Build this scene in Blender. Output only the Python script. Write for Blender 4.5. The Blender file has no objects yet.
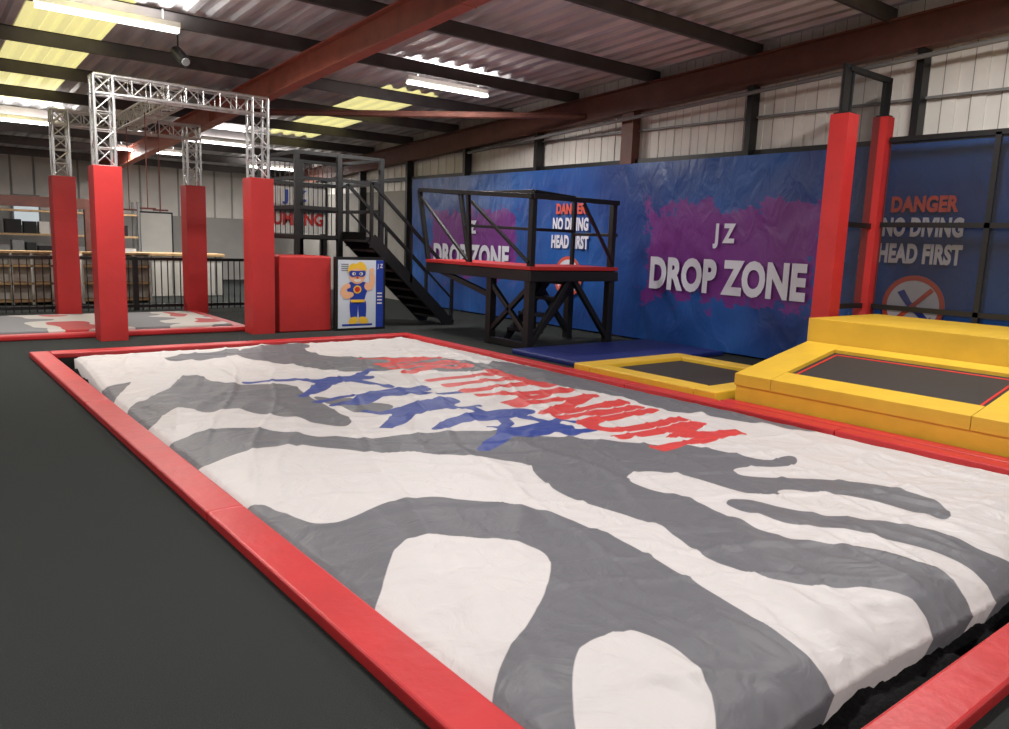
import bpy, math, random
import numpy as np
from mathutils import Vector, Matrix, noise
random.seed(4)
scene=bpy.context.scene
scene.view_settings.view_transform='Standard'

# ---------------------------------------------------------------- materials
def L(r,g,b):
    f=lambda c:((c/255+0.055)/1.055)**2.4 if c>10 else c/255/12.92
    return (f(r),f(g),f(b),1)
def mat(name,col,rough=.5,metal=0,nscale=0,namt=0,bump=0,bscale=None,emit=0,spec=.5):
    m=bpy.data.materials.new(name);m.use_nodes=True
    nt=m.node_tree;b=nt.nodes['Principled BSDF']
    c=L(*col)
    b.inputs['Base Color'].default_value=c
    b.inputs['Roughness'].default_value=rough
    b.inputs['Metallic'].default_value=metal
    b.inputs['Specular IOR Level'].default_value=spec
    tc=nt.nodes.new('ShaderNodeTexCoord')
    if namt:
        n=nt.nodes.new('ShaderNodeTexNoise');n.inputs['Scale'].default_value=nscale;n.inputs['Detail'].default_value=6
        nt.links.new(tc.outputs['Object'],n.inputs['Vector'])
        r=nt.nodes.new('ShaderNodeValToRGB')
        r.color_ramp.elements[0].position=.3;r.color_ramp.elements[1].position=.7
        r.color_ramp.elements[0].color=tuple(x*(1-namt) for x in c[:3])+(1,)
        r.color_ramp.elements[1].color=tuple(min(1,x*(1+namt)) for x in c[:3])+(1,)
        nt.links.new(n.outputs['Fac'],r.inputs['Fac']);nt.links.new(r.outputs['Color'],b.inputs['Base Color'])
    if bump:
        n=nt.nodes.new('ShaderNodeTexNoise');n.inputs['Scale'].default_value=bscale or nscale;n.inputs['Detail'].default_value=4
        nt.links.new(tc.outputs['Object'],n.inputs['Vector'])
        bp=nt.nodes.new('ShaderNodeBump');bp.inputs['Strength'].default_value=bump;bp.inputs['Distance'].default_value=.02
        nt.links.new(n.outputs['Fac'],bp.inputs['Height']);nt.links.new(bp.outputs['Normal'],b.inputs['Normal'])
    if emit:
        b.inputs['Emission Color'].default_value=c;b.inputs['Emission Strength'].default_value=emit
    return m
M={}
M['carpet']=mat('carpet',(54,57,56),.95,0,260,.45,.5,300,spec=.1)
M['red']=mat('red_vinyl',(190,42,46),.42,0,3,.08,.25,9)
M['redcol']=mat('red_pad',(184,42,42),.5,0,2,.08,.3,5)
M['yellow']=mat('yellow_vinyl',(226,184,58),.45,0,3,.07,.25,8)
M['bluemat']=mat('blue_mat',(22,38,108),.5,0,3,.1,.2,8)
M['black']=mat('black_paint',(22,22,24),.45,0,5,.15)
M['blackfab']=mat('black_net_fabric',(17,17,18),.8,0,60,.5,.8,25,spec=.1)
M['bed']=mat('trampoline_bed',(50,45,44),.7,0,200,.4,.2,200)
M['alu']=mat('aluminium',(205,205,205),.3,.75,8,.08)
M['steel']=mat('brown_steel',(100,60,50),.55,0,4,.2,.2,30)
M['redsteel']=mat('red_oxide_steel',(166,92,74),.5,0,4,.18,.2,30)
M['purlin']=mat('purlin_steel',(88,84,84),.5,.2,4,.2)
M['white']=mat('white_paint',(225,222,215),.5,0,3,.04)
M['cream']=mat('poster_paper',(205,214,226),.5,0,3,.04)
M['grey']=mat('grey_paint',(120,120,120),.5,0,3,.08)
M['seam']=mat('cladding_seam',(150,146,140),.6,0,3,.08)
M['bluetxt']=mat('blue_print',(28,60,160),.5,0,3,.05)
M['redtxt']=mat('red_print',(205,44,40),.5,0,3,.05)
M['orange']=mat('orange_print',(205,85,66),.5,0,3,.05)
M['lilac']=mat('white_print',(215,215,228),.5,0,3,.03)
M['skin']=mat('cartoon_skin',(235,180,140),.5,0,3,.03)
M['blond']=mat('cartoon_yellow',(240,195,60),.5,0,3,.03)
M['wood']=mat('pine_wood',(200,165,120),.5,0,8,.2)
M['tube']=mat('lamp_tube',(255,250,244),.5,emit=9)
M['rooflight']=mat('grp_rooflight',(232,226,170),.5,0,6,.15)
nt=M['rooflight'].node_tree;b_=nt.nodes['Principled BSDF']
b_.inputs['Emission Color'].default_value=L(240,232,160);b_.inputs['Emission Strength'].default_value=.8
M['clad']=mat('cream_cladding',(222,218,211),.6,0,1.2,.1,.1,10)
M['dwall']=mat('block_wall',(140,137,132),.8,0,2,.12,.2,40)
M['fwall']=mat('painted_far_wall',(160,157,153),.8,0,1,.12,.2,40)
M['glass']=mat('window_pane',(200,210,215),.2,emit=.6)
M['rope']=mat('rope',(110,60,55),.8,0,20,.1)

def scrim():
    m=bpy.data.materials.new('fine_safety_net');m.use_nodes=True;nt=m.node_tree
    out=nt.nodes['Material Output'];pb=nt.nodes['Principled BSDF'];pb.inputs['Base Color'].default_value=(.02,.02,.022,1);pb.inputs['Roughness'].default_value=.8
    tr=nt.nodes.new('ShaderNodeBsdfTransparent');mx=nt.nodes.new('ShaderNodeMixShader')
    tc=nt.nodes.new('ShaderNodeTexCoord');n=nt.nodes.new('ShaderNodeTexNoise');n.inputs['Scale'].default_value=1.5
    r=nt.nodes.new('ShaderNodeMapRange');r.inputs['To Min'].default_value=.42;r.inputs['To Max'].default_value=.62
    nt.links.new(tc.outputs['Object'],n.inputs['Vector']);nt.links.new(n.outputs['Fac'],r.inputs['Value']);nt.links.new(r.outputs[0],mx.inputs[0])
    nt.links.new(tr.outputs[0],mx.inputs[1]);nt.links.new(pb.outputs[0],mx.inputs[2]);nt.links.new(mx.outputs[0],out.inputs[0]);return m
M['net']=scrim()

def ceil_mat():
    m=bpy.data.materials.new('insulated_roof_sheet');m.use_nodes=True;nt=m.node_tree;b=nt.nodes['Principled BSDF']
    tc=nt.nodes.new('ShaderNodeTexCoord');mp=nt.nodes.new('ShaderNodeMapping');mp.inputs['Scale'].default_value=(2.2,.35,1)
    n=nt.nodes.new('ShaderNodeTexNoise');n.inputs['Scale'].default_value=1.6;n.inputs['Detail'].default_value=8
    nt.links.new(tc.outputs['Object'],mp.inputs['Vector']);nt.links.new(mp.outputs['Vector'],n.inputs['Vector'])
    r=nt.nodes.new('ShaderNodeValToRGB');r.color_ramp.elements[0].position=.3;r.color_ramp.elements[1].position=.72
    r.color_ramp.elements[0].color=L(180,178,180);r.color_ramp.elements[1].color=L(236,234,236)
    nt.links.new(n.outputs['Fac'],r.inputs['Fac']);nt.links.new(r.outputs['Color'],b.inputs['Base Color'])
    b.inputs['Metallic'].default_value=.2;b.inputs['Roughness'].default_value=.42
    n2=nt.nodes.new('ShaderNodeTexNoise');n2.inputs['Scale'].default_value=6
    nt.links.new(mp.outputs['Vector'],n2.inputs['Vector'])
    bp=nt.nodes.new('ShaderNodeBump');bp.inputs['Strength'].default_value=.5;bp.inputs['Distance'].default_value=.04
    nt.links.new(n2.outputs['Fac'],bp.inputs['Height']);nt.links.new(bp.outputs['Normal'],b.inputs['Normal'])
    return m
M['ceil']=ceil_mat()

# ---------------------------------------------------------------- mesh builder
class B:
    def __init__(s,name): s.n=name;s.v=[];s.f=[];s.fm=[];s.ms=[]
    def mi(s,m):
        if m not in s.ms:s.ms.append(m)
        return s.ms.index(m)
    def add(s,vs,fs,m):
        o=len(s.v);k=s.mi(m);s.v+= [tuple(v) for v in vs]
        for f in fs:s.f.append(tuple(i+o for i in f));s.fm.append(k)
    def hexa(s,c,m):
        s.add(c,[(0,3,2,1),(4,5,6,7),(0,1,5,4),(1,2,6,5),(2,3,7,6),(3,0,4,7)],m)
    def box(s,x0,x1,y0,y1,z0,z1,m):
        s.hexa([(x0,y0,z0),(x1,y0,z0),(x1,y1,z0),(x0,y1,z0),(x0,y0,z1),(x1,y0,z1),(x1,y1,z1),(x0,y1,z1)],m)
    def bar(s,p,q,w,h,m,up=(0,0,1)):
        p=Vector(p);q=Vector(q);d=(q-p).normalized();u=Vector(up)
        if abs(d.dot(u))>.95:u=Vector((0,1,0))
        r=d.cross(u).normalized()*w/2;u=r.cross(d).normalized()*h/2
        s.hexa([p-r-u,p+r-u,q+r-u,q-r-u,p-r+u,p+r+u,q+r+u,q-r+u],m)
    def tube(s,p,q,r,m,n=8):
        p=Vector(p);q=Vector(q);d=(q-p).normalized();a=d.orthogonal().normalized();b=d.cross(a)
        vs=[];
        for c in (p,q):
            for i in range(n):
                t=2*math.pi*i/n;vs.append(c+a*math.cos(t)*r+b*math.sin(t)*r)
        fs=[(i,(i+1)%n,n+(i+1)%n,n+i) for i in range(n)]+[tuple(range(n))[::-1],tuple(range(n,2*n))]
        s.add(vs,fs,m)
    def poly(s,pts,m): s.add(pts,[tuple(range(len(pts)))],m)
    def text(s,txt,o,ux,uy,w,h,m,off=.02,font_space=1.0):
        vs,fs=glyph(txt,off,font_space)
        o=Vector(o);ux=Vector(ux);uy=Vector(uy)
        s.add([o+ux*(x*w)+uy*(y*h) for x,y in vs],fs,m)
    def make(s,bevel=0,smooth=False,seg=2):
        me=bpy.data.meshes.new(s.n);me.from_pydata(s.v,[],s.f)
        for m in s.ms:me.materials.append(M[m])
        me.polygons.foreach_set('material_index',s.fm)
        me.validate();me.update()
        o=bpy.data.objects.new(s.n,me);bpy.context.collection.objects.link(o)
        if smooth:
            for p in me.polygons:p.use_smooth=True
        if bevel:
            b=o.modifiers.new('bevel','BEVEL');b.width=bevel;b.segments=seg;b.limit_method='ANGLE'
        return o
_g={}
def glyph(txt,off=.02,sp=1.0):
    k=(txt,off,sp)
    if k in _g:return _g[k]
    cu=bpy.data.curves.new('t','FONT');cu.body=txt;cu.offset=off;cu.resolution_u=4;cu.space_character=sp
    o=bpy.data.objects.new('t',cu);bpy.context.collection.objects.link(o)
    bpy.context.view_layer.update()
    me=o.to_mesh();vs=[(v.co.x,v.co.y) for v in me.vertices];fs=[tuple(p.vertices) for p in me.polygons]
    o.to_mesh_clear();bpy.data.objects.remove(o);bpy.data.curves.remove(cu)
    xs=[v[0] for v in vs];ys=[v[1] for v in vs];x0,x1,y0,y1=min(xs),max(xs),min(ys),max(ys)
    vs=[((x-x0)/(x1-x0),(y-y0)/(y1-y0)) for x,y in vs]
    _g[k]=(vs,fs);return _g[k]
def chaikin(p,n=2):
    for _ in range(n):
        q=[]
        for i in range(len(p)):
            a=p[i];c=p[(i+1)%len(p)]
            q+=[(a[0]*.75+c[0]*.25,a[1]*.75+c[1]*.25),(a[0]*.25+c[0]*.75,a[1]*.25+c[1]*.75)]
        p=q
    return p

# ---------------------------------------------------------------- dimensions (metres)
XW=10.3; XL=-6.0; Y0=-6.0; Y1=26.0
rb=lambda y:4.4-.058*y      # underside of rafters
rt=lambda y:4.78-.058*y     # top of rafters
rs=lambda y:5.02-.058*y     # roof sheet
HX0,HX1,HY0,HY1=1.5,6.44,1.07,10.62   # pit opening

b=B('floor')
for (x0,x1,y0,y1) in [(XL,HX0,Y0,Y1),(HX1,XW,Y0,Y1),(HX0,HX1,Y0,HY0),(HX0,HX1,HY1,Y1)]:
    b.box(x0,x1,y0,y1,-.7,0,'carpet')
b.box(HX0,HX1,HY0,HY1,-.7,-.6,'blackfab')
b.make()

b=B('wall_right');
b.box(XW,XW+.2,Y0,Y1,0,2.75,'dwall')
b.box(XW+.03,XW+.2,Y0,Y1,2.75,5.6,'clad')
y=Y0
while y<Y1:
    b.box(XW+.012,XW+.03,y,y+.16,2.75,rs(y)+.1,'clad');b.box(XW+.02,XW+.03,y+.16,y+.175,2.75,rs(y)+.1,'seam');y+=.333
b.make()
b=B('wall_back');b.box(XL,XW,Y1,Y1+.2,0,5.6,'fwall')
x=XL
while x<XW:
    b.box(x,x+.5,Y1-.03,Y1,2.0,4,'clad');x+=.56
b.make()
b=B('wall_left');b.box(XL-.2,XL,Y0,Y1,0,5.6,'fwall');b.make()
b=B('wall_front');b.box(XL,XW,Y0-.2,Y0,0,5.6,'fwall');b.make()

b=B('ceiling')
xs=[];x=XL
while x<XW+.05:
    xs+= [(x,0),(x+.10,0),(x+.14,.05),(x+.26,.05)];x+=.3
def isroof(xc,yc):
    return (1.65<xc<2.7 and 9<yc<18.6) or (7.35<xc<8.45 and 12.9<yc<18.6) 
ys=[-6.2,0,5,9,12.9,15,18.6,22,26.3]
for j in range(len(ys)-1):
    for i in range(len(xs)-1):
        (xa,za),(xb,zb)=xs[i],xs[i+1]
        m='rooflight' if isroof((xa+xb)/2,(ys[j]+ys[j+1])/2) else 'ceil'
        b.add([(xa,ys[j],rs(ys[j])+za),(xa,ys[j+1],rs(ys[j+1])+za),(xb,ys[j+1],rs(ys[j+1])+zb),(xb,ys[j],rs(ys[j])+zb)],[(0,1,2,3)],m)
b.make()

def ibeam(b,p,q,w,h,m,t=.02):
    p=Vector(p);q=Vector(q);up=Vector((0,0,1))
    b.bar(p+up*(h/2-t/2),q+up*(h/2-t/2),w,t,m);b.bar(p-up*(h/2-t/2),q-up*(h/2-t/2),w,t,m);b.bar(p,q,.015,h-2*t,m)
mid=lambda y:(rb(y)+rt(y))/2
for i,(x,m) in enumerate([(4.95,'redsteel'),(-.4,'redsteel')]):
    b=B('roof_rafter')
    ibeam(b,(x,Y0,mid(Y0)),(x,Y1,mid(Y1)),.19,.37,m)
    for y in (7.0,15):
        b.box(x-.1,x+.1,y-.015,y+.015,rb(y),rt(y),m)
    for y in (7.05,):
        for dz in (.06,.18,.3):
            for dx in (-.05,.05):b.tube((x+dx,y-.05,rb(y)+dz),(x+dx,y-.03,rb(y)+dz),.015,'steel',6)
    b.make()
b=B('gable_rafter');x=XW-.14
ibeam(b,(x,Y0,mid(Y0)),(x,Y1,mid(Y1)),.2,.42,'steel')
b.make()
b=B('roof_purlin_set')
y=10.95-1.93*8
while y<Y1:
    z=rt(y)+.1
    b.box(XL,XW,y-.01,y+.01,z-.1,z+.1,'purlin')
    b.box(XL,XW,y-.05,y+.01,z-.1,z-.085,'purlin')
    b.box(XL,XW,y-.01,y+.05,z+.085,z+.1,'purlin')
    y+=1.93
b.make()
b=B('roof_brace')
b.tube((10.15,10.6,3.88),(5.0,14.2,3.68),.06,'steel')
b.tube((10.0,-5,rb(-5)-.15),(10.0,14,rb(14)-.15),.03,'grey')
b.make()
b=B('wall_column_set')
for y in (-.1,2.3,4.7,7.1,9.5,11.9,14.3,16.7,19.1,21.5):
    wdt=.26 if abs(y-9.5)<.1 else .09
    b.box(XW-.2,XW-.015,y-wdt/2,y+wdt/2,0.0,rb(y)-.02,'steel' if wdt>.2 else 'black')
b.make()
b=B('trim_right');b.box(XW-.1,XW,Y0,Y1,2.98,3.06,'black');b.box(XW-.06,XW+.01,Y0,Y1,3.52,3.55,'grey');b.make()

# ---------------------------------------------------------------- light fittings
for (x,y) in [(2.33,10.7),(7.5,11.1),(2.3,18.6),(5.3,21),(6.3,18.7),(7.5,3.2),(2.4,3.0),(-2.5,3.2),(-2.5,10.7),(2.4,-3),(7.5,-3),(-2.5,18.6),(9,22)]:  # later entries, mostly out of view, are extra fittings added for general fill light
    z=rt(y)-.02
    b=B('batten_or_fill_light')
    b.box(x-.8,x+.8,y-.03,y+.03,z-.05,z+.02,'white')
    b.tube((x-.78,y-.03,z-.085),(x+.78,y-.03,z-.085),.022,'tube');b.tube((x-.78,y+.035,z-.085),(x+.78,y+.035,z-.085),.022,'tube')
    b.tube((x-.6,y,z),(x-.6,y,z+.15),.01,'grey');b.tube((x+.6,y,z),(x+.6,y,z+.15),.01,'grey')
    o=b.make()
    for nm,en,dz,rx in (('tube_glow',142,-.14,0),('tube_glow_up',34,.04,math.pi)):
        l=bpy.data.lights.new(nm,'AREA');l.shape='RECTANGLE';l.size=1.5;l.size_y=.25;l.energy=en if y<17 else en*.8;l.color=(1,.965,.925)
        lo=bpy.data.objects.new(nm,l);bpy.context.collection.objects.link(lo);lo.location=(x,y,z+dz);lo.rotation_euler=(rx,0,0);lo.parent=o
b=B('stage_spotlight')
sx,sy=3.3,11.4
b.tube((sx,sy,4.22),(sx,sy,3.95),.012,'black');b.tube((sx,sy+.1,3.98),(sx+.06,sy-.12,3.82),.075,'black',14);b.tube((sx+.06,sy-.12,3.82),(sx+.064,sy-.135,3.809),.055,'grey',14)
b.make()

# ---------------------------------------------------------------- air bag
def sdf(px,py,segs):
    best=np.full(px.shape,1e9);ins=np.zeros(px.shape,bool)
    for (x0,y0),(x1,y1) in segs:
        ex,ey=x1-x0,y1-y0;l2=ex*ex+ey*ey
        if l2<1e-12:continue
        t=np.clip(((px-x0)*ex+(py-y0)*ey)/l2,0,1)
        best=np.minimum(best,(px-x0-t*ex)**2+(py-y0-t*ey)**2)
        if y0!=y1:
            c=((y0>py)!=(y1>py))&(px<(x1-x0)*(py-y0)/(y1-y0)+x0);ins^=c
    d=np.sqrt(best);return np.where(ins,-d,d)
# artwork tracing -> metres on the bag's top surface (plane-to-plane homography)
def art(a,b_):
    rx=(a-504.5)/776.3;ry=(b_-364.5)/776.3
    w=(.0361*rx-.9869*ry-.1572)/-1.53
    return ((.7836*rx-.0696*ry+.6173)/w,(-.6202*rx-.1455*ry+.7709)/w)
P={
'G1':[(225,503),(262,497),(285,510),(320,522),(350,520),(385,505),(425,497),(470,500),(530,508),(580,525),(640,555),(700,588),(750,618),(800,645),(830,665),(870,690),(800,760),(520,760),(440,690),(360,615)],
'W1':[(405,541),(440,538),(490,543),(535,550),(551,562),(550,585),(535,615),(515,645),(498,668),(488,705),(440,675),(400,642),(365,612),(380,590),(388,562)],
'W2':[(573,662),(590,645),(620,635),(650,640),(685,655),(708,680),(718,710),(716,765),(585,765),(572,700)],
'G2':[(145,448),(185,434),(225,429),(270,431),(320,439),(370,441),(420,436),(470,433),(520,437),(575,440),(600,443),(640,444),(665,447),(700,449),(735,456),(770,463),(785,457),(797,459),(797,465),(780,468),(750,467),(732,470),(735,476),(760,479),(820,480),(870,485),(915,495),(945,510),(953,520),(940,522),(900,512),(860,502),(820,496),(790,491),(775,493),(782,499),(760,499),(725,492),(690,480),(655,472),(630,474),(625,481),(650,492),(690,500),(730,522),(775,540),(830,548),(880,555),(930,565),(965,585),(985,605),(960,640),(945,627),(925,603),(880,588),(840,592),(790,590),(745,580),(700,558),(670,538),(640,522),(600,510),(560,495),(535,475),(530,463),(480,459),(420,455),(380,457),(330,450),(285,447),(230,455),(185,466)],
'G3':[(720,505),(745,503),(790,512),(850,522),(920,528),(960,540),(990,550),(1025,556),(1035,600),(1010,590),(990,575),(950,555),(900,545),(850,538),(790,530),(745,518)],
'G4':[(500,358),(560,370),(620,384),(690,398),(740,408),(790,416),(830,426),(800,430),(750,424),(700,415),(660,412),(620,400),(590,392),(540,385),(510,378),(480,370)],
'G5':[(240,350),(275,345),(315,347),(300,353),(330,358),(370,360),(420,358),(470,362),(500,368),(470,375),(420,372),(370,372),(330,372),(290,365),(255,363),(235,357)],
'G6':[(160,358),(215,352),(240,349),(240,357),(200,362),(170,362)],
'G7':[(125,405),(150,398),(175,388),(180,378),(200,376),(212,383),(235,386),(262,385),(290,384),(310,398),(330,410),(355,424),(345,430),(300,421),(255,414),(230,409),(205,416),(185,409),(165,413),(150,425),(125,424)],
'G8':[(80,388),(112,383),(135,381),(120,390),(110,400),(95,398)],
'G9':[(305,395),(350,403),(400,406),(380,415),(340,412)],
}
FIG=[
 ([(248,384),(275,381),(300,381),(325,382)],.045,.085),([(303,397),(318,391),(328,383)],.04,.085),([(325,382),(348,379)],.11,.13),([(348,379),(372,371)],.05,.045),([(348,380),(372,384),(390,388)],.055,.035),([(362,378),(362,378.1)],.1,.1),
 ([(318,404),(345,399),(375,397)],.04,.09),([(335,408),(358,405),(378,398)],.04,.09),([(375,397),(403,392)],.12,.13),([(403,391),(425,388)],.05,.03),([(405,393),(432,396),(460,393)],.055,.035),([(418,391),(418,391.1)],.1,.1),
 ([(386,430),(398,422),(408,413)],.04,.09),([(400,410),(380,415),(365,413)],.04,.03),([(408,413),(436,406)],.12,.13),([(436,406),(455,410),(478,409)],.05,.03),([(446,403),(446,403.1)],.1,.1),
 ([(438,430),(455,423),(480,419)],.04,.09),([(468,410),(480,414),(490,417)],.03,.06),([(480,419),(510,415)],.11,.12),([(510,415),(530,421),(545,425)],.05,.035),([(500,417),(508,427),(500,432)],.045,.035),([(522,413),(522,413.1)],.09,.09),
 ([(484,450),(497,442),(515,436)],.04,.085),([(492,430),(505,432),(520,435)],.035,.07),([(515,436),(550,430)],.11,.12),([(550,430),(572,436),(592,432)],.05,.035),([(545,428),(560,423),(578,426)],.045,.03),([(560,431),(560,431.1)],.09,.09),
]
def segs(poly):return [(poly[i],poly[(i+1)%len(poly)]) for i in range(len(poly))]
nu,nv=236,450
u=np.linspace(0,1,nu);v=np.linspace(0,1,nv);U,V=np.meshgrid(u,v)
ss=lambda t:np.clip(t,0,1)**2*(3-2*np.clip(t,0,1))
Yg=1.27+(10.5-1.27)*V
xl=1.525+.2*ss((Yg-7)/3.5);xr=6.42
Xg=xl+(xr-xl)*U
Yg=Yg+.025*np.sin(Xg*2.6+.6)*(1-ss((Yg-1.2)/1))
dl=U*(xr-xl);dr=(1-U)*(xr-xl);dn=V*9.2;df=(1-V)*9.2
d=np.minimum(np.minimum(dl,dr),np.minimum(dn,df))
Z=.03+.05*ss(d/.5)-.04*(1-ss(dn/.15))-.03*(1-ss(d/.06))
nz=np.zeros_like(Z)
for j in range(nv):
    for i in range(nu):
        x,y=Xg[j,i],Yg[j,i]
        a=noise.noise((x*.9,y*.7,1.3))*.016+noise.noise((x*1.2+y*2.0,(x-y)*.35,5))*.010
        w1=noise.noise((x*.6,y*.6,4))*.6
        r=1-abs(noise.noise((x*1.5-y*.6+w1,(x*.5+y)*.5,9)));a+=max(0,r-.84)*.10
        r=1-abs(noise.noise(((x*.5+y*1.1)*2.2+w1,(x-y*.5)*.45,19)));a+=max(0,r-.87)*.11
        r=1-abs(noise.noise(((x-y*.3)*2.6,(y)*.4+w1,29)));a+=max(0,r-.9)*.12
        # fan of creases running in from the near edge
        nr=math.exp(-max(0,y-1.3)*1.3)
        if nr>.03:
            r=1-abs(noise.noise(((x+.35*(y-1.3))*4.2,y*.5,41)));a+=max(0,r-.8)*.11*nr
        nz[j,i]=a
Z=Z+nz*(.25+.75*ss(d/.25))
px,py=Xg.ravel(),Yg.ravel()
g=np.full(px.shape,1e9)
for k_ in P:
    if k_[0]=='G':g=np.minimum(g,sdf(px,py,segs(chaikin([art(*q) for q in P[k_]]))))
for k_ in P:
    if k_[0]=='W':g=np.maximum(g,-sdf(px,py,segs(chaikin([art(*q) for q in P[k_]]))))
bl=np.full(px.shape,1e9)
for pts,r0,r1 in FIG:
    q=[art(*p) for p in pts];n=len(q)-1
    for i in range(n):
        (x0,y0),(x1,y1)=q[i],q[i+1];ex,ey=x1-x0,y1-y0
        t=np.clip(((px-x0)*ex+(py-y0)*ey)/(ex*ex+ey*ey+1e-9),0,1)
        rr=(r0+(r1-r0)*(i+t)/n)*1.35
        bl=np.minimum(bl,np.sqrt((px-x0-t*ex)**2+(py-y0-t*ey)**2)-rr)
gv,gf=glyph('AIR TITANIUM',0.0,1.0)
from collections import Counter
ec=Counter()
for f in gf:
    for i in range(len(f)):ec[tuple(sorted((f[i],f[(i+1)%len(f)])))]+=1
tv=[(4.5+1.05*q[1],8.5-4.8*q[0]) for q in gv]
rd=sdf(px,py,[(tv[a],tv[c]) for (a,c),n_ in ec.items() if n_==1])-.04
me=bpy.data.meshes.new('airbag_landing_mat')
verts=np.stack([px,py,Z.ravel()],1)
idx=lambda j,i:j*nu+i
ring=[idx(0,i) for i in range(nu)]+[idx(j,nu-1) for j in range(1,nv)]+[idx(nv-1,i) for i in range(nu-2,-1,-1)]+[idx(j,0) for j in range(nv-2,0,-1)]
nb=len(verts);sk=verts[ring].copy();sk[:,2]=-.5;sk[:,0]=np.clip(sk[:,0],1.6,6.38);sk[:,1]=np.clip(sk[:,1],1.40,10.4)
verts=np.vstack([verts,sk])
faces=[(idx(j,i),idx(j,i+1),idx(j+1,i+1),idx(j+1,i)) for j in range(nv-1) for i in range(nu-1)]
n=len(ring)
faces+=[(ring[i],nb+i,nb+(i+1)%n,ring[(i+1)%n]) for i in range(n)]
me.from_pydata(verts.tolist(),[],faces)
for nm,arr in (('sd_grey',g),('sd_blue',bl),('sd_red',rd)):
    at=me.attributes.new(nm,'FLOAT','POINT');at.data.foreach_set('value',np.concatenate([arr,arr[ring]]).astype(np.float32))
me.polygons.foreach_set('use_smooth',[True]*len(me.polygons))
m=bpy.data.materials.new('printed_airbag_fabric');m.use_nodes=True;nt=m.node_tree;pb=nt.nodes['Principled BSDF'];pb.inputs['Roughness'].default_value=.5
pb.inputs['Specular IOR Level'].default_value=.38
def node(t):return nt.nodes.new(t)
cur=node('ShaderNodeRGB');cur.outputs[0].default_value=L(202,197,197);cur=cur.outputs[0]
for nm,col in (('sd_grey',(102,102,108)),('sd_blue',(48,66,138)),('sd_red',(198,64,62))):
    a=node('ShaderNodeAttribute');a.attribute_name=nm
    mr=node('ShaderNodeMapRange');mr.inputs['From Min'].default_value=.003;mr.inputs['From Max'].default_value=-.003
    nt.links.new(a.outputs['Fac'],mr.inputs['Value'])
    mx=node('ShaderNodeMix');mx.data_type='RGBA';mx.inputs[7].default_value=L(*col)
    nt.links.new(mr.outputs[0],mx.inputs[0]);nt.links.new(cur,mx.inputs[6]);cur=mx.outputs[2]
nt.links.new(cur,pb.inputs['Base Color'])
tc=node('ShaderNodeTexCoord');n1=node('ShaderNodeTexNoise');n1.inputs['Scale'].default_value=3.2;n1.inputs['Detail'].default_value=5;n1.inputs['Distortion'].default_value=2.2
bp=node('ShaderNodeBump');bp.inputs['Strength'].default_value=.6;bp.inputs['Distance'].default_value=.03
nt.links.new(tc.outputs['Object'],n1.inputs['Vector']);nt.links.new(n1.outputs['Fac'],bp.inputs['Height']);nt.links.new(bp.outputs['Normal'],pb.inputs['Normal'])
me.materials.append(m)
bag=bpy.data.objects.new('airbag_landing_mat',me);bpy.context.collection.objects.link(bag)

b=B('safety_netting')
def strip(x0,x1,y0,y1,nx,ny):
    vs=[];fs=[]
    for j in range(ny+1):
        for i in range(nx+1):
            x=x0+(x1-x0)*i/nx;y=y0+(y1-y0)*j/ny
            vs.append((x,y,-.13+.05*noise.noise((x*5,y*5,3))+.03*noise.noise((x*17,y*17,3))))
    for j in range(ny):
        for i in range(nx):
            a=j*(nx+1)+i;fs.append((a,a+1,a+nx+2,a+nx+1))
    b.add(vs,fs,'blackfab')
strip(1.5,6.44,1.07,1.5,160,16);strip(1.5,2.0,1.07,10.62,12,200);strip(1.5,6.44,10.2,10.62,100,10);strip(6.3,6.44,1.07,10.62,6,200)
o=b.make(smooth=True);o.parent=bag

b=B('airbag_border_pad')
def run(fix0,fix1,a,c,axis,step):
    n=max(1,round((c-a)/step))
    for i in range(n):
        s0=a+(c-a)*i/n+.003;s1=a+(c-a)*(i+1)/n-.003
        if axis=='y':b.box(fix0,fix1,s0,s1,0,.065,'red')
        else:b.box(s0,s1,fix0,fix1,0,.065,'red')
run(1.30,1.51,.88,10.85,'y',3.3)
run(6.43,6.62,.88,10.85,'y',2.4)
run(.88,1.07,1.51,6.43,'x',2.4)
run(10.61,10.85,1.51,6.43,'x',2.4)
b.make(.015,seg=3)

# ---------------------------------------------------------------- ninja rig
def truss(b,p,q,s=.24,m='alu',up=(0,0,1)):
    p=Vector(p);q=Vector(q);d=(q-p);Ln=d.length;d.normalize();u=Vector(up)
    if abs(d.dot(u))>.9:u=Vector((0,1,0))
    r=d.cross(u).normalized();u=r.cross(d).normalized()
    c=[(r*a+u*e)*s/2 for a,e in((-1,-1),(1,-1),(1,1),(-1,1))]
    for k in c:b.tube(p+k,q+k,.022,m,8)
    n=max(1,round(Ln/s))
    for i in range(n):
        t0=p+d*Ln*i/n;t1=p+d*Ln*(i+1)/n
        for k in range(4):
            a,e=c[k],c[(k+1)%4]
            if i%2:a,e=e,a
            b.tube(t0+a,t1+e,.011,m,6)
            b.tube(t0+c[k],t0+c[(k+1)%4],.009,m,6)
b=B('ninja_truss_rig')
cols=[(2.49,12.13),(4.66,12.13),(2.5,15.5),(4.72,15.6)]
zt={0:3.5,1:3.5,2:3.4,3:3.4}
for i,(x,y) in enumerate(cols):
    b.box(x-.18,x+.18,y-.18,y+.18,0,2.42,'redcol')
    truss(b,(x,y,2.42),(x,y,zt[i]+.12))
truss(b,(2.37,12.13,3.5),(4.78,12.13,3.5));truss(b,(2.38,15.55,3.4),(4.84,15.55,3.4))
truss(b,(3.5,12.25,3.5),(3.5,15.4,3.4))
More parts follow.
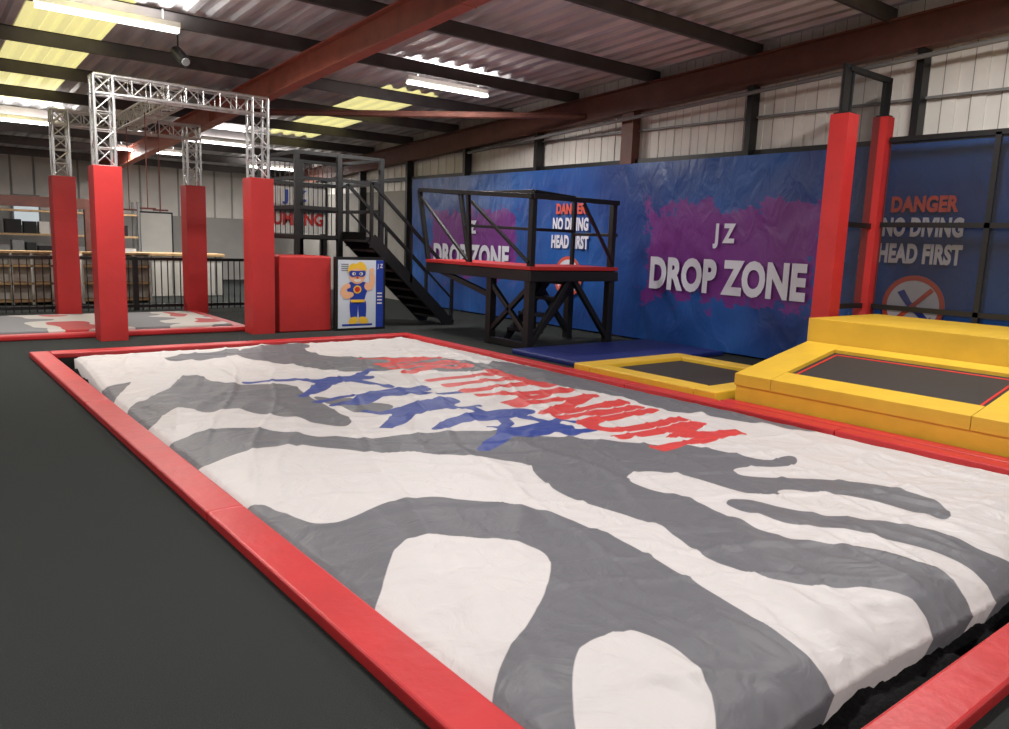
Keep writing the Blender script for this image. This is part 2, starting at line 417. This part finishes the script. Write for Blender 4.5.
for i,(x,y) in enumerate([(3.3,13.2),(3.7,14.0),(3.4,14.8)]):
    b.tube((x,y,3.35),(x,y,1.9),.009,'rope',6)
    b.tube((x-.12,y,1.9),(x+.12,y,1.9),.015,'rope',6)
b.make(.012)

def camomat():
    m=bpy.data.materials.new('camo_print');m.use_nodes=True;nt=m.node_tree;pb=nt.nodes['Principled BSDF'];pb.inputs['Roughness'].default_value=.6
    tc=nt.nodes.new('ShaderNodeTexCoord');n=nt.nodes.new('ShaderNodeTexNoise');n.inputs['Scale'].default_value=1.1;n.inputs['Detail'].default_value=1
    r=nt.nodes.new('ShaderNodeValToRGB');r.color_ramp.interpolation='CONSTANT'
    e=r.color_ramp.elements;e[0].color=L(120,120,124);e[1].position=.47;e[1].color=L(200,195,190)
    k=e.new(.62);k.color=L(185,50,50)
    nt.links.new(tc.outputs['Object'],n.inputs['Vector']);nt.links.new(n.outputs['Fac'],r.inputs['Fac']);nt.links.new(r.outputs['Color'],pb.inputs['Base Color']);return m
M['camo']=camomat()
b=B('ninja_airbag')
b.box(-.6,4.4,12.65,14.95,0,.1,'camo')
b.box(-.85,4.62,12.4,12.62,0,.075,'red');b.box(-.85,4.62,14.98,15.2,0,.075,'red');b.box(4.42,4.62,12.63,14.97,0,.075,'red');b.box(-.85,-.62,12.63,14.97,0,.075,'red')
b.make(.02)

b=B('black_balustrade')
def fence(p,q,h=1.0,sp=.12):
    p=Vector(p);q=Vector(q);d=q-p;n=int(d.length/sp)
    for z in (.08,h):b.bar(p+Vector((0,0,z)),q+Vector((0,0,z)),.06,.06,'black')
    for i in range(n+1):
        c=p+d*i/n;w=.09 if i%10==0 else .018
        b.bar(c+Vector((0,0,0)),c+Vector((0,0,h+(.04 if w>.05 else 0))),w,w,'black')
fence((-1,16.4,0),(6.0,16.4,0));b.make()
b=B('shoe_rack')
for (x0,x1) in ((1.6,3.0),(3.2,4.5)):
    for z in (.05,.4,.75,1.02):b.box(x0,x1,18,18.4,z,z+.04,'wood')
    x=x0
    while x<=x1+.01:
        b.box(x-.02,x+.02,18,18.4,.0,1.02,'white');x+=(x1-x0)/4
    b.box(x0,x1,18.38,18.42,0,1.05,'white')
b.make()
b=B('reception_counter')
b.box(4.7,6.6,19.6,20.3,0,.95,'white');b.box(4.65,6.65,19.55,20.35,.95,1.02,'wood')
for x in (4.9,5.4,5.9,6.4):b.box(x,x+.04,19.57,19.6,.05,.95,'grey')
b.make(.01)
b=B('storage_shelving')
for (x0,x1) in ((1.8,3.6),(3.9,5.6)):
    for z in (.1,.7,1.3,1.9):b.box(x0,x1,23.4,24,z,z+.05,'wood')
    for x in (x0,x1):
        for y in (23.4,24):b.bar((x,y,0),(x,y,2.3),.06,.06,'grey')
    for z in (.15,.75,1.35):
        x=x0+.1
        while x<x1-.35:
            w=random.uniform(.2,.38);b.box(x,x+w,23.5,23.9,z,z+random.uniform(.25,.45),random.choice(['white','wood','grey','black']));x+=w+.06
b.make()
b=B('window_1');b.box(2.9,3.6,Y1-.1,Y1-.035,1.5,2.4,'grey');b.box(2.95,3.55,Y1-.12,Y1-.1,1.55,2.35,'glass');b.make()
b=B('door_1');b.box(6.2,7.2,Y1-.1,Y1-.035,0,2.1,'black');b.box(6.25,7.15,Y1-.12,Y1-.1,.02,2.05,'white');b.make()
b=B('mezzanine_beam');b.box(-6,4.2,21.9,22.1,2.0,2.25,'steel');b.box(4.0,4.2,21.9,22.1,0,2.0,'steel');b.box(1.6,1.8,21.9,22.1,0,2.0,'white');b.make()

# ---------------------------------------------------------------- tower with stairs
b=B('climbing_tower_with_stairs')
X0,X1,YA,YB=5.65,7.3,12.95,14.6
for x in (X0,6.45,X1):
    for y in (YA,YB):b.bar((x,y,0),(x,y,3.0),.08,.08,'black')
for z in (1.55,2.05,2.55,2.98):
    b.bar((X0,YA,z),(X1 if z>2.1 or z<1.6 else 6.45,YA,z),.06,.06,'black');b.bar((X0,YB,z),(X1,YB,z),.06,.06,'black');b.bar((X0,YA,z),(X0,YB,z),.06,.06,'black')
    b.bar((X1,YA,z),(X1,YB,z),.06,.06,'black')
b.box(X0,X1,YA,YB,1.5,1.58,'black')
for i in range(18):
    x=X0+(X1-X0)*i/17;b.bar((x,YB,1.55),(x,YB,2.98),.014,.014,'black')
for i in range(9):
    x=8.25-.19*i;z=.17*(i+1);b.box(x-.24,x,12.05,12.9,z-.04,z,'black');b.box(x-.24,x-.225,12.05,12.9,z,z+.13,'blackfab')
for y in (12.03,12.92):
    b.bar((8.3,y,0),(6.6,y,1.55),.04,.2,'black');b.bar((8.3,y,.95),(6.6,y,2.5),.05,.05,'black');b.bar((8.3,y,.5),(6.6,y,2.05),.03,.03,'black')
    b.bar((8.3,y,0),(8.3,y,1.0),.05,.05,'black');b.bar((6.6,y,1.4),(6.6,y,2.5),.05,.05,'black')
    b.bar((7.4,y,.8),(7.4,y,1.8),.04,.04,'black')
b.make()
b=B('wall_sign_board')
b.box(5.75,7.0,14.66,14.7,1.6,2.6,'white')
b.text('JUMPING',(5.8,14.645,1.68),(1,0,0),(0,0,1),1.15,.32,'redtxt',.04)
b.text('J Z',(6.1,14.645,2.15),(1,0,0),(0,0,1),.5,.28,'bluetxt',.04)
b.bar((5.8,14.72,0),(5.8,14.72,2.6),.05,.05,'black');b.bar((6.95,14.72,0),(6.95,14.72,2.6),.05,.05,'black')
b.make()
b=B('red_foam_block')
b.box(4.93,5.84,12.0,12.85,0,1.24,'redcol')
b.make(.025)
b=B('mascot_poster_box')
b.box(5.87,6.82,11.92,11.99,0,1.24,'black');b.box(5.92,6.77,11.905,11.92,.04,1.19,'cream')
def PP(pts,m,l=1,sm=0):
    if sm:pts=chaikin(pts,sm)
    b.poly([(5.92+.85*x,11.905-.002*l,.04+1.15*y) for x,y in pts],m)
def ell(cx,cy,rx,ry,m,l,n=20):PP([(cx+rx*math.cos(2*math.pi*i/n),cy+ry*math.sin(2*math.pi*i/n)) for i in range(n)],m,l)
PP([(.83,.0),(1,0),(1,1),(.83,1)],'bluetxt',1)
for i in range(4):PP([(.06,.93-.03*i),(.22,.93-.03*i),(.22,.943-.03*i),(.06,.943-.03*i)],'grey',1)
for i in range(4):PP([(.86,.5-.05*i),(.97,.5-.05*i),(.97,.52-.05*i),(.86,.52-.05*i)],'white',2)
PP([(.08,.03),(.75,.03),(.75,.06),(.08,.06)],'bluetxt',1)
PP([(.28,.36),(.56,.36),(.6,.5),(.68,.62),(.58,.69),(.25,.69),(.14,.62),(.23,.5)],'bluetxt',2,2)
PP([(.27,.12),(.4,.12),(.43,.3),(.42,.42),(.25,.42),(.24,.3)],'bluetxt',2,1);PP([(.46,.12),(.6,.12),(.62,.3),(.6,.42),(.42,.42),(.43,.3)],'bluetxt',2,1)
PP([(.2,.06),(.42,.06),(.42,.17),(.25,.16)],'blond',3,1);PP([(.44,.06),(.68,.06),(.62,.16),(.45,.17)],'blond',3,1)
PP([(.27,.38),(.58,.38),(.58,.42),(.27,.42)],'blond',3)
PP([(.22,.68),(.06,.62),(.04,.5),(.14,.42),(.32,.46),(.34,.52),(.24,.54),(.16,.53),(.18,.58),(.28,.6)],'skin',3,2)
PP([(.6,.68),(.55,.6),(.64,.54),(.78,.58),(.81,.74),(.76,.84),(.68,.82),(.68,.74),(.7,.66)],'skin',3,2)
ell(.73,.85,.05,.04,'skin',4)
ell(.41,.78,.18,.13,'skin',3,28)
PP([(.2,.78),(.2,.9),(.3,.96),(.38,.94),(.48,.99),(.6,.93),(.63,.8),(.58,.86),(.48,.86),(.4,.89),(.32,.86),(.26,.86)],'blond',4,2)
PP([(.23,.78),(.3,.75),(.41,.77),(.52,.75),(.59,.78),(.59,.85),(.41,.84),(.23,.85)],'bluetxt',5,1);ell(.33,.8,.04,.024,'white',6);ell(.49,.8,.04,.024,'white',6);ell(.34,.8,.014,.016,'black',7,10);ell(.48,.8,.014,.016,'black',7,10)
ell(.41,.745,.03,.018,'orange',5);PP([(.31,.72),(.51,.72),(.46,.68),(.36,.68)],'white',5,1);ell(.41,.57,.09,.06,'blond',4);ell(.41,.57,.06,.04,'redtxt',5)
b.text('J Z',(5.92+.85*.85,11.89,1.04),(1,0,0),(0,0,1),.11,.09,'white')
b.make()

# ---------------------------------------------------------------- drop platform
b=B('jump_platform')
K='black'
legs=[(7.43,8.75),(9.1,8.75),(7.43,9.68),(9.1,9.68)]
for x,y in legs:b.bar((x,y,0),(x,y,1.15),.12,.12,K)
for x,y in ((7.43,8.75),(9.1,8.75)):b.bar((x,y,1.15),(x,y,2.25),.09,.09,K)
b.bar((7.43,8.75,.06),(7.43,9.68,.06),.1,.1,K)
b.bar((7.43,8.75,.2),(7.43,9.68,.95),.07,.07,K);b.bar((7.43,9.68,.2),(7.43,8.75,.95),.07,.07,K)
b.bar((9.1,8.75,.1),(8.3,8.75,1.05),.08,.08,K);b.bar((7.5,8.75,.1),(8.2,8.75,1.05),.08,.08,K)
b.bar((9.1,9.68,.1),(8.3,9.68,1.05),.08,.08,K);b.bar((7.43,9.68,.75),(7.43,11.2,1.08),.08,.08,K);b.bar((8.3,9.68,0),(8.3,9.68,1.1),.1,.1,K)
for p,q in (((7.35,8.68,1.1),(9.18,8.68,1.1)),((7.38,8.68,1.1),(7.38,11.45,1.1)),((9.15,8.68,1.1),(9.15,9.7,1.1)),((7.35,9.7,1.1),(9.18,9.7,1.1)),((8.25,9.7,1.1),(8.25,11.45,1.1)),((7.35,11.42,1.1),(8.28,11.42,1.1))):
    b.bar(p,q,.07,.15,K)
b.box(7.36,9.16,8.7,9.7,1.16,1.19,K);b.box(7.36,8.26,9.7,11.44,1.16,1.19,K)
b.box(7.34,9.19,8.66,9.69,1.19,1.245,'redcol');b.box(7.34,8.28,9.7,11.45,1.19,1.245,'redcol')
def rl(p,q,t=.05):b.bar(p,q,t,t,K)
rl((7.38,8.7,2.25),(9.15,8.7,2.25),.07)
rl((7.38,11.42,1.2),(7.38,11.75,2.42),.07);rl((8.25,11.42,1.2),(8.25,11.75,2.42),.07)
rl((7.38,11.75,2.42),(8.25,11.75,2.42),.06);rl((7.38,8.7,2.25),(7.38,11.75,2.42),.07)
rl((8.25,9.7,2.4),(8.25,11.75,2.42),.06);rl((8.25,9.7,1.2),(8.25,9.7,2.4),.06);rl((8.25,9.7,1.8),(8.25,11.6,1.85))
rl((8.25,9.7,2.4),(9.15,9.7,2.35),.06);rl((9.15,9.7,1.2),(9.15,9.7,2.35),.06);rl((9.15,8.7,2.25),(9.15,9.7,2.35));rl((9.15,8.7,1.75),(9.15,9.7,1.75))
rl((7.38,10.2,1.2),(7.38,10.3,2.33),.06);rl((8.25,9.7,1.8),(9.15,9.7,1.8));rl((7.38,10.2,1.22),(7.38,11.7,2.3),.045)
rl((7.38,8.75,1.3),(7.38,10.2,2.2),.045);rl((9.1,8.7,1.3),(8.4,8.7,2.2),.045)
for i in range(4):b.box(7.7+.22*i,7.95+.22*i,9.0,9.6,.25*(i+1)-.05,.25*(i+1),'black')
for y in (9.0,9.6):b.bar((7.65,y,.02),(8.6,y,1.05),.04,.12,K)
b.make(.006)

b=B('blue_crash_mat');b.box(7.0,9.9,7.05,8.6,0,.07,'bluemat');b.make(.02)

b=B('trampoline')
x0,x1,y0,y1=6.72,8.75,4.85,7.0
b.box(x0,x1,y0,y0+.28,.0,.12,'yellow');b.box(x0,x1,y1-.28,y1,0,.12,'yellow');b.box(x0,x0+.28,y0+.285,y1-.285,0,.12,'yellow');b.box(x1-.28,x1,y0+.285,y1-.285,0,.12,'yellow')
b.box(x0+.28,x1-.28,y0+.28,y1-.28,.03,.07,'bed')
b.make(.025,seg=3)
b=B('trampoline_edge_pad');b.box(6.64,6.71,4.8,7.05,0,.05,'red');b.make(.01)

b=B('angled_trampoline')
zf=lambda x:.33+.2*(x-6.85)
def slab(x0,x1,y0,y1,m,dz=0,th=.12):
    b.hexa([(x0,y0,zf(x0)-th+dz),(x1,y0,zf(x1)-th+dz),(x1,y1,zf(x1)-th+dz),(x0,y1,zf(x0)-th+dz),(x0,y0,zf(x0)+dz),(x1,y0,zf(x1)+dz),(x1,y1,zf(x1)+dz),(x0,y1,zf(x0)+dz)],m)
ye=4.72;ys0=-1.0
for a,c in ((4.3,ye),(1.75,2.45),(ys0,.1)):slab(6.85,8.2,a,c,'yellow')
for a,c in ((2.455,4.295),(.105,1.745)):
    slab(6.85,7.12,a,c,'yellow');slab(8.02,8.2,a,c,'yellow')
    slab(7.12,8.02,a,c,'bed',-.035,.02)
    for q in ((7.17,7.195,a+.05,c-.05),(7.94,7.965,a+.05,c-.05),(7.17,7.965,a+.05,a+.075),(7.17,7.965,c-.075,c-.05)):slab(*q,'redtxt',-.03,.006)
b.box(6.87,6.95,ys0,ye-.01,0,.25,'yellow');b.hexa([(6.95,ye-.1,0),(8.2,ye-.1,0),(8.2,ye-.01,0),(6.95,ye-.01,0),(6.95,ye-.1,.24),(8.2,ye-.1,.5),(8.2,ye-.01,.5),(6.95,ye-.01,.24)],'yellow')
for a,c in ((2.3,4.74),(-.2,2.29)):
    b.box(8.21,9.75,a,c,0,.86,'yellow')
b.make(.025,seg=3)
b=B('trampoline_base_pad');b.box(6.66,6.84,-1,4.75,0,.06,'red');b.make(.015)

b=B('padded_net_posts')
for x,w,zt_,z2 in ((8.92,.115,3.2,3.74),(9.85,.09,3.28,3.74)):
    y=4.95
    b.box(x-w,x+w,y-w,y+w,0,zt_,'redcol')
    b.box(x-w*.8,x+w*.8,y-w*.8,y+w*.8,zt_,zt_+.02,'black')
    for s_ in (-1,1):
        b.bar((x+s_*w*.8,y,zt_),(x+s_*w*.8,y,z2),.035,.035,'black')
    b.bar((x-w,y,z2),(x+w,y,z2),.035,.035,'black')
    b.bar((x,y,zt_),(x,y,z2),.1,.012,'black')
for z in (.95,1.95,3.72):b.bar((8.92,4.95,z),(9.85,4.95,z),.06,.06,'black')
b.poly([(9.03,4.95,.95),(9.77,4.95,.95),(9.77,4.95,3.7),(9.03,4.95,3.7)],'net')
b.make()
b=B('perimeter_safety_net')
for z in (.95,1.97,3.0):b.bar((9.85,4.84,z),(9.85,-1,z),.06,.06,'black')
for y in (3.62,2.3,-.5):b.bar((9.85,y,0),(9.85,y,3.0),.06,.06,'black')
NYn=60;vs=[(9.85+.015*noise.noise((4.84-5.84*i/NYn,zz,0)),4.84-5.84*i/NYn,zz) for zz in (.9,1.95,3.0) for i in range(NYn+1)]
b.add(vs,[(r_*(NYn+1)+i,r_*(NYn+1)+i+1,(r_+1)*(NYn+1)+i+1,(r_+1)*(NYn+1)+i) for r_ in range(2) for i in range(NYn)],'net')
b.make()

# ---------------------------------------------------------------- wall banner
def bannermat():
    m=bpy.data.materials.new('printed_pvc_banner');m.use_nodes=True;nt=m.node_tree;pb=nt.nodes['Principled BSDF'];pb.inputs['Roughness'].default_value=.36
    tc=nt.nodes.new('ShaderNodeTexCoord');sp=nt.nodes.new('ShaderNodeSeparateXYZ');nt.links.new(tc.outputs['Object'],sp.inputs[0])
    def mth(op,a,c=None):
        n=nt.nodes.new('ShaderNodeMath');n.operation=op
        for i,q in enumerate((a,c)):
            if q is None:continue
            if isinstance(q,(int,float)):n.inputs[i].default_value=q
            else:nt.links.new(q,n.inputs[i])
        return n.outputs[0]
    n=nt.nodes.new('ShaderNodeTexNoise');n.inputs['Scale'].default_value=3.0;n.inputs['Detail'].default_value=7;n.inputs['Roughness'].default_value=.72
    nt.links.new(tc.outputs['Object'],n.inputs['Vector'])
    nn=mth('MULTIPLY',mth('SUBTRACT',n.outputs['Fac'],.5),1.5)
    masks=[]
    for yc,zc,a,h in ((7.3,1.52,1.55,.74),(13.9,1.5,1.55,.68)):
        dy=mth('SUBTRACT',mth('ABSOLUTE',mth('SUBTRACT',sp.outputs['Y'],yc)),a)
        dz=mth('SUBTRACT',mth('ABSOLUTE',mth('SUBTRACT',sp.outputs['Z'],zc)),h)
        masks.append(mth('ADD',mth('MAXIMUM',dy,dz),nn))
    mm=mth('MINIMUM',masks[0],masks[1])
    fac=mth('LESS_THAN',mm,0.0)
    n2=nt.nodes.new('ShaderNodeTexNoise');n2.inputs['Scale'].default_value=.6;nt.links.new(tc.outputs['Object'],n2.inputs['Vector'])
    r=nt.nodes.new('ShaderNodeValToRGB');r.color_ramp.elements[0].color=L(28,60,128);r.color_ramp.elements[1].color=L(38,92,168);r.color_ramp.elements[0].position=.35;r.color_ramp.elements[1].position=.65
    nt.links.new(n2.outputs['Fac'],r.inputs['Fac'])
    mx=nt.nodes.new('ShaderNodeMix');mx.data_type='RGBA';nt.links.new(fac,mx.inputs[0]);nt.links.new(r.outputs['Color'],mx.inputs[6]);mx.inputs[7].default_value=L(112,46,130)
    nt.links.new(mx.outputs[2],pb.inputs['Base Color'])
    mp=nt.nodes.new('ShaderNodeMapping');mp.inputs['Scale'].default_value=(1,1.6,.8);mp.inputs['Rotation'].default_value=(.5,0,0)
    n3=nt.nodes.new('ShaderNodeTexNoise');n3.inputs['Scale'].default_value=2.2;n3.inputs['Detail'].default_value=3;n3.inputs['Distortion'].default_value=.8
    nt.links.new(tc.outputs['Object'],mp.inputs['Vector']);nt.links.new(mp.outputs['Vector'],n3.inputs['Vector'])
    bp=nt.nodes.new('ShaderNodeBump');bp.inputs['Strength'].default_value=.5;bp.inputs['Distance'].default_value=.06
    nt.links.new(n3.outputs['Fac'],bp.inputs['Height']);nt.links.new(bp.outputs['Normal'],pb.inputs['Normal'])
    return m
M['banner']=bannermat()
b=B('wall_banner')
NY,NZ=300,24;vs=[];fs=[]
for j in range(NZ+1):
    for i in range(NY+1):
        y=-2+18.35*i/NY;z=.03+2.94*j/NZ
        w=.02*noise.noise((y*2.0,z*.5,2))+.012*noise.noise((y*1.2+z*2.5,z*1.2,7))+.03*math.exp(-z*2.2)*noise.noise((y*4,1,1))
        vs.append((10.06+w,y,z))
for j in range(NZ):
    for i in range(NY):
        a=j*(NY+1)+i;fs.append((a,a+NY+1,a+NY+2,a+1))
b.add(vs,fs,'banner')
xx=10.02
def wt(t,yl,yr,z0,h,m='lilac',off=.05):b.text(t,(xx,yl,z0),(0,-1,0),(0,0,1),yl-yr,h,m,off,1.05)
wt('DROP ZONE',8.72,5.88,.9,.54);wt('J Z',7.5,7.1,1.6,.38)
wt('DROP ZONE',15.3,12.5,1.0,.5);wt('J Z',14.1,13.65,1.65,.36)
def danger(yc):
    wt('DANGER',yc+.4,yc-.4,2.13,.2,'orange');wt('NO DIVING',yc+.48,yc-.48,1.83,.24);wt('HEAD FIRST',yc+.5,yc-.5,1.5,.25)
    R=.38;zc=.98;n=36;P2=lambda r,a,dx=0:(xx-dx,yc+r*math.cos(a),zc+r*math.sin(a))
    b.poly([P2(R,2*math.pi*i/n,-.004) for i in range(n)],'lilac')
    for i in range(n):
        a0=2*math.pi*i/n;a1=2*math.pi*(i+1)/n
        b.add([P2(R,a0),P2(R,a1),P2(R*.84,a1),P2(R*.84,a0)],[(0,1,2,3)],'orange')
    c=R*.88*.707
    b.add([(xx-.004,yc-c,zc+c-.04),(xx-.004,yc-c+.04,zc+c),(xx-.004,yc+c,zc-c+.04),(xx-.004,yc+c-.04,zc-c)],[(0,1,2,3)],'orange')
    b.poly([(xx-.002,yc+a,zc+e) for a,e in ((.2,.16),(.12,.2),(.02,.05),(-.1,-.04),(-.2,-.14),(-.24,-.12),(-.2,-.2),(-.1,-.14),(.05,-.02),(.12,.06))],'bluetxt')
danger(10.72);danger(4.42)
o=b.make(smooth=False)
for p in o.data.polygons[:NY*NZ]:p.use_smooth=True

# ---------------------------------------------------------------- camera
cam=bpy.data.cameras.new('camera');cam.sensor_width=36;cam.lens=36*776.3/1009;cam.clip_end=100
co=bpy.data.objects.new('camera',cam);bpy.context.collection.objects.link(co)
r=Vector((.7836,-.6202,.0361));upv=Vector((.0696,.1455,.9869));bk=-Vector((.6173,.7709,-.1572))
mt=Matrix((r,upv,bk)).transposed().to_4x4();mt.translation=Vector((0,0,1.6));co.matrix_world=mt
scene.camera=co
w=bpy.data.worlds.new('world');w.use_nodes=True;w.node_tree.nodes['Background'].inputs[0].default_value=(.6,.65,.7,1);w.node_tree.nodes['Background'].inputs[1].default_value=.3
scene.world=w
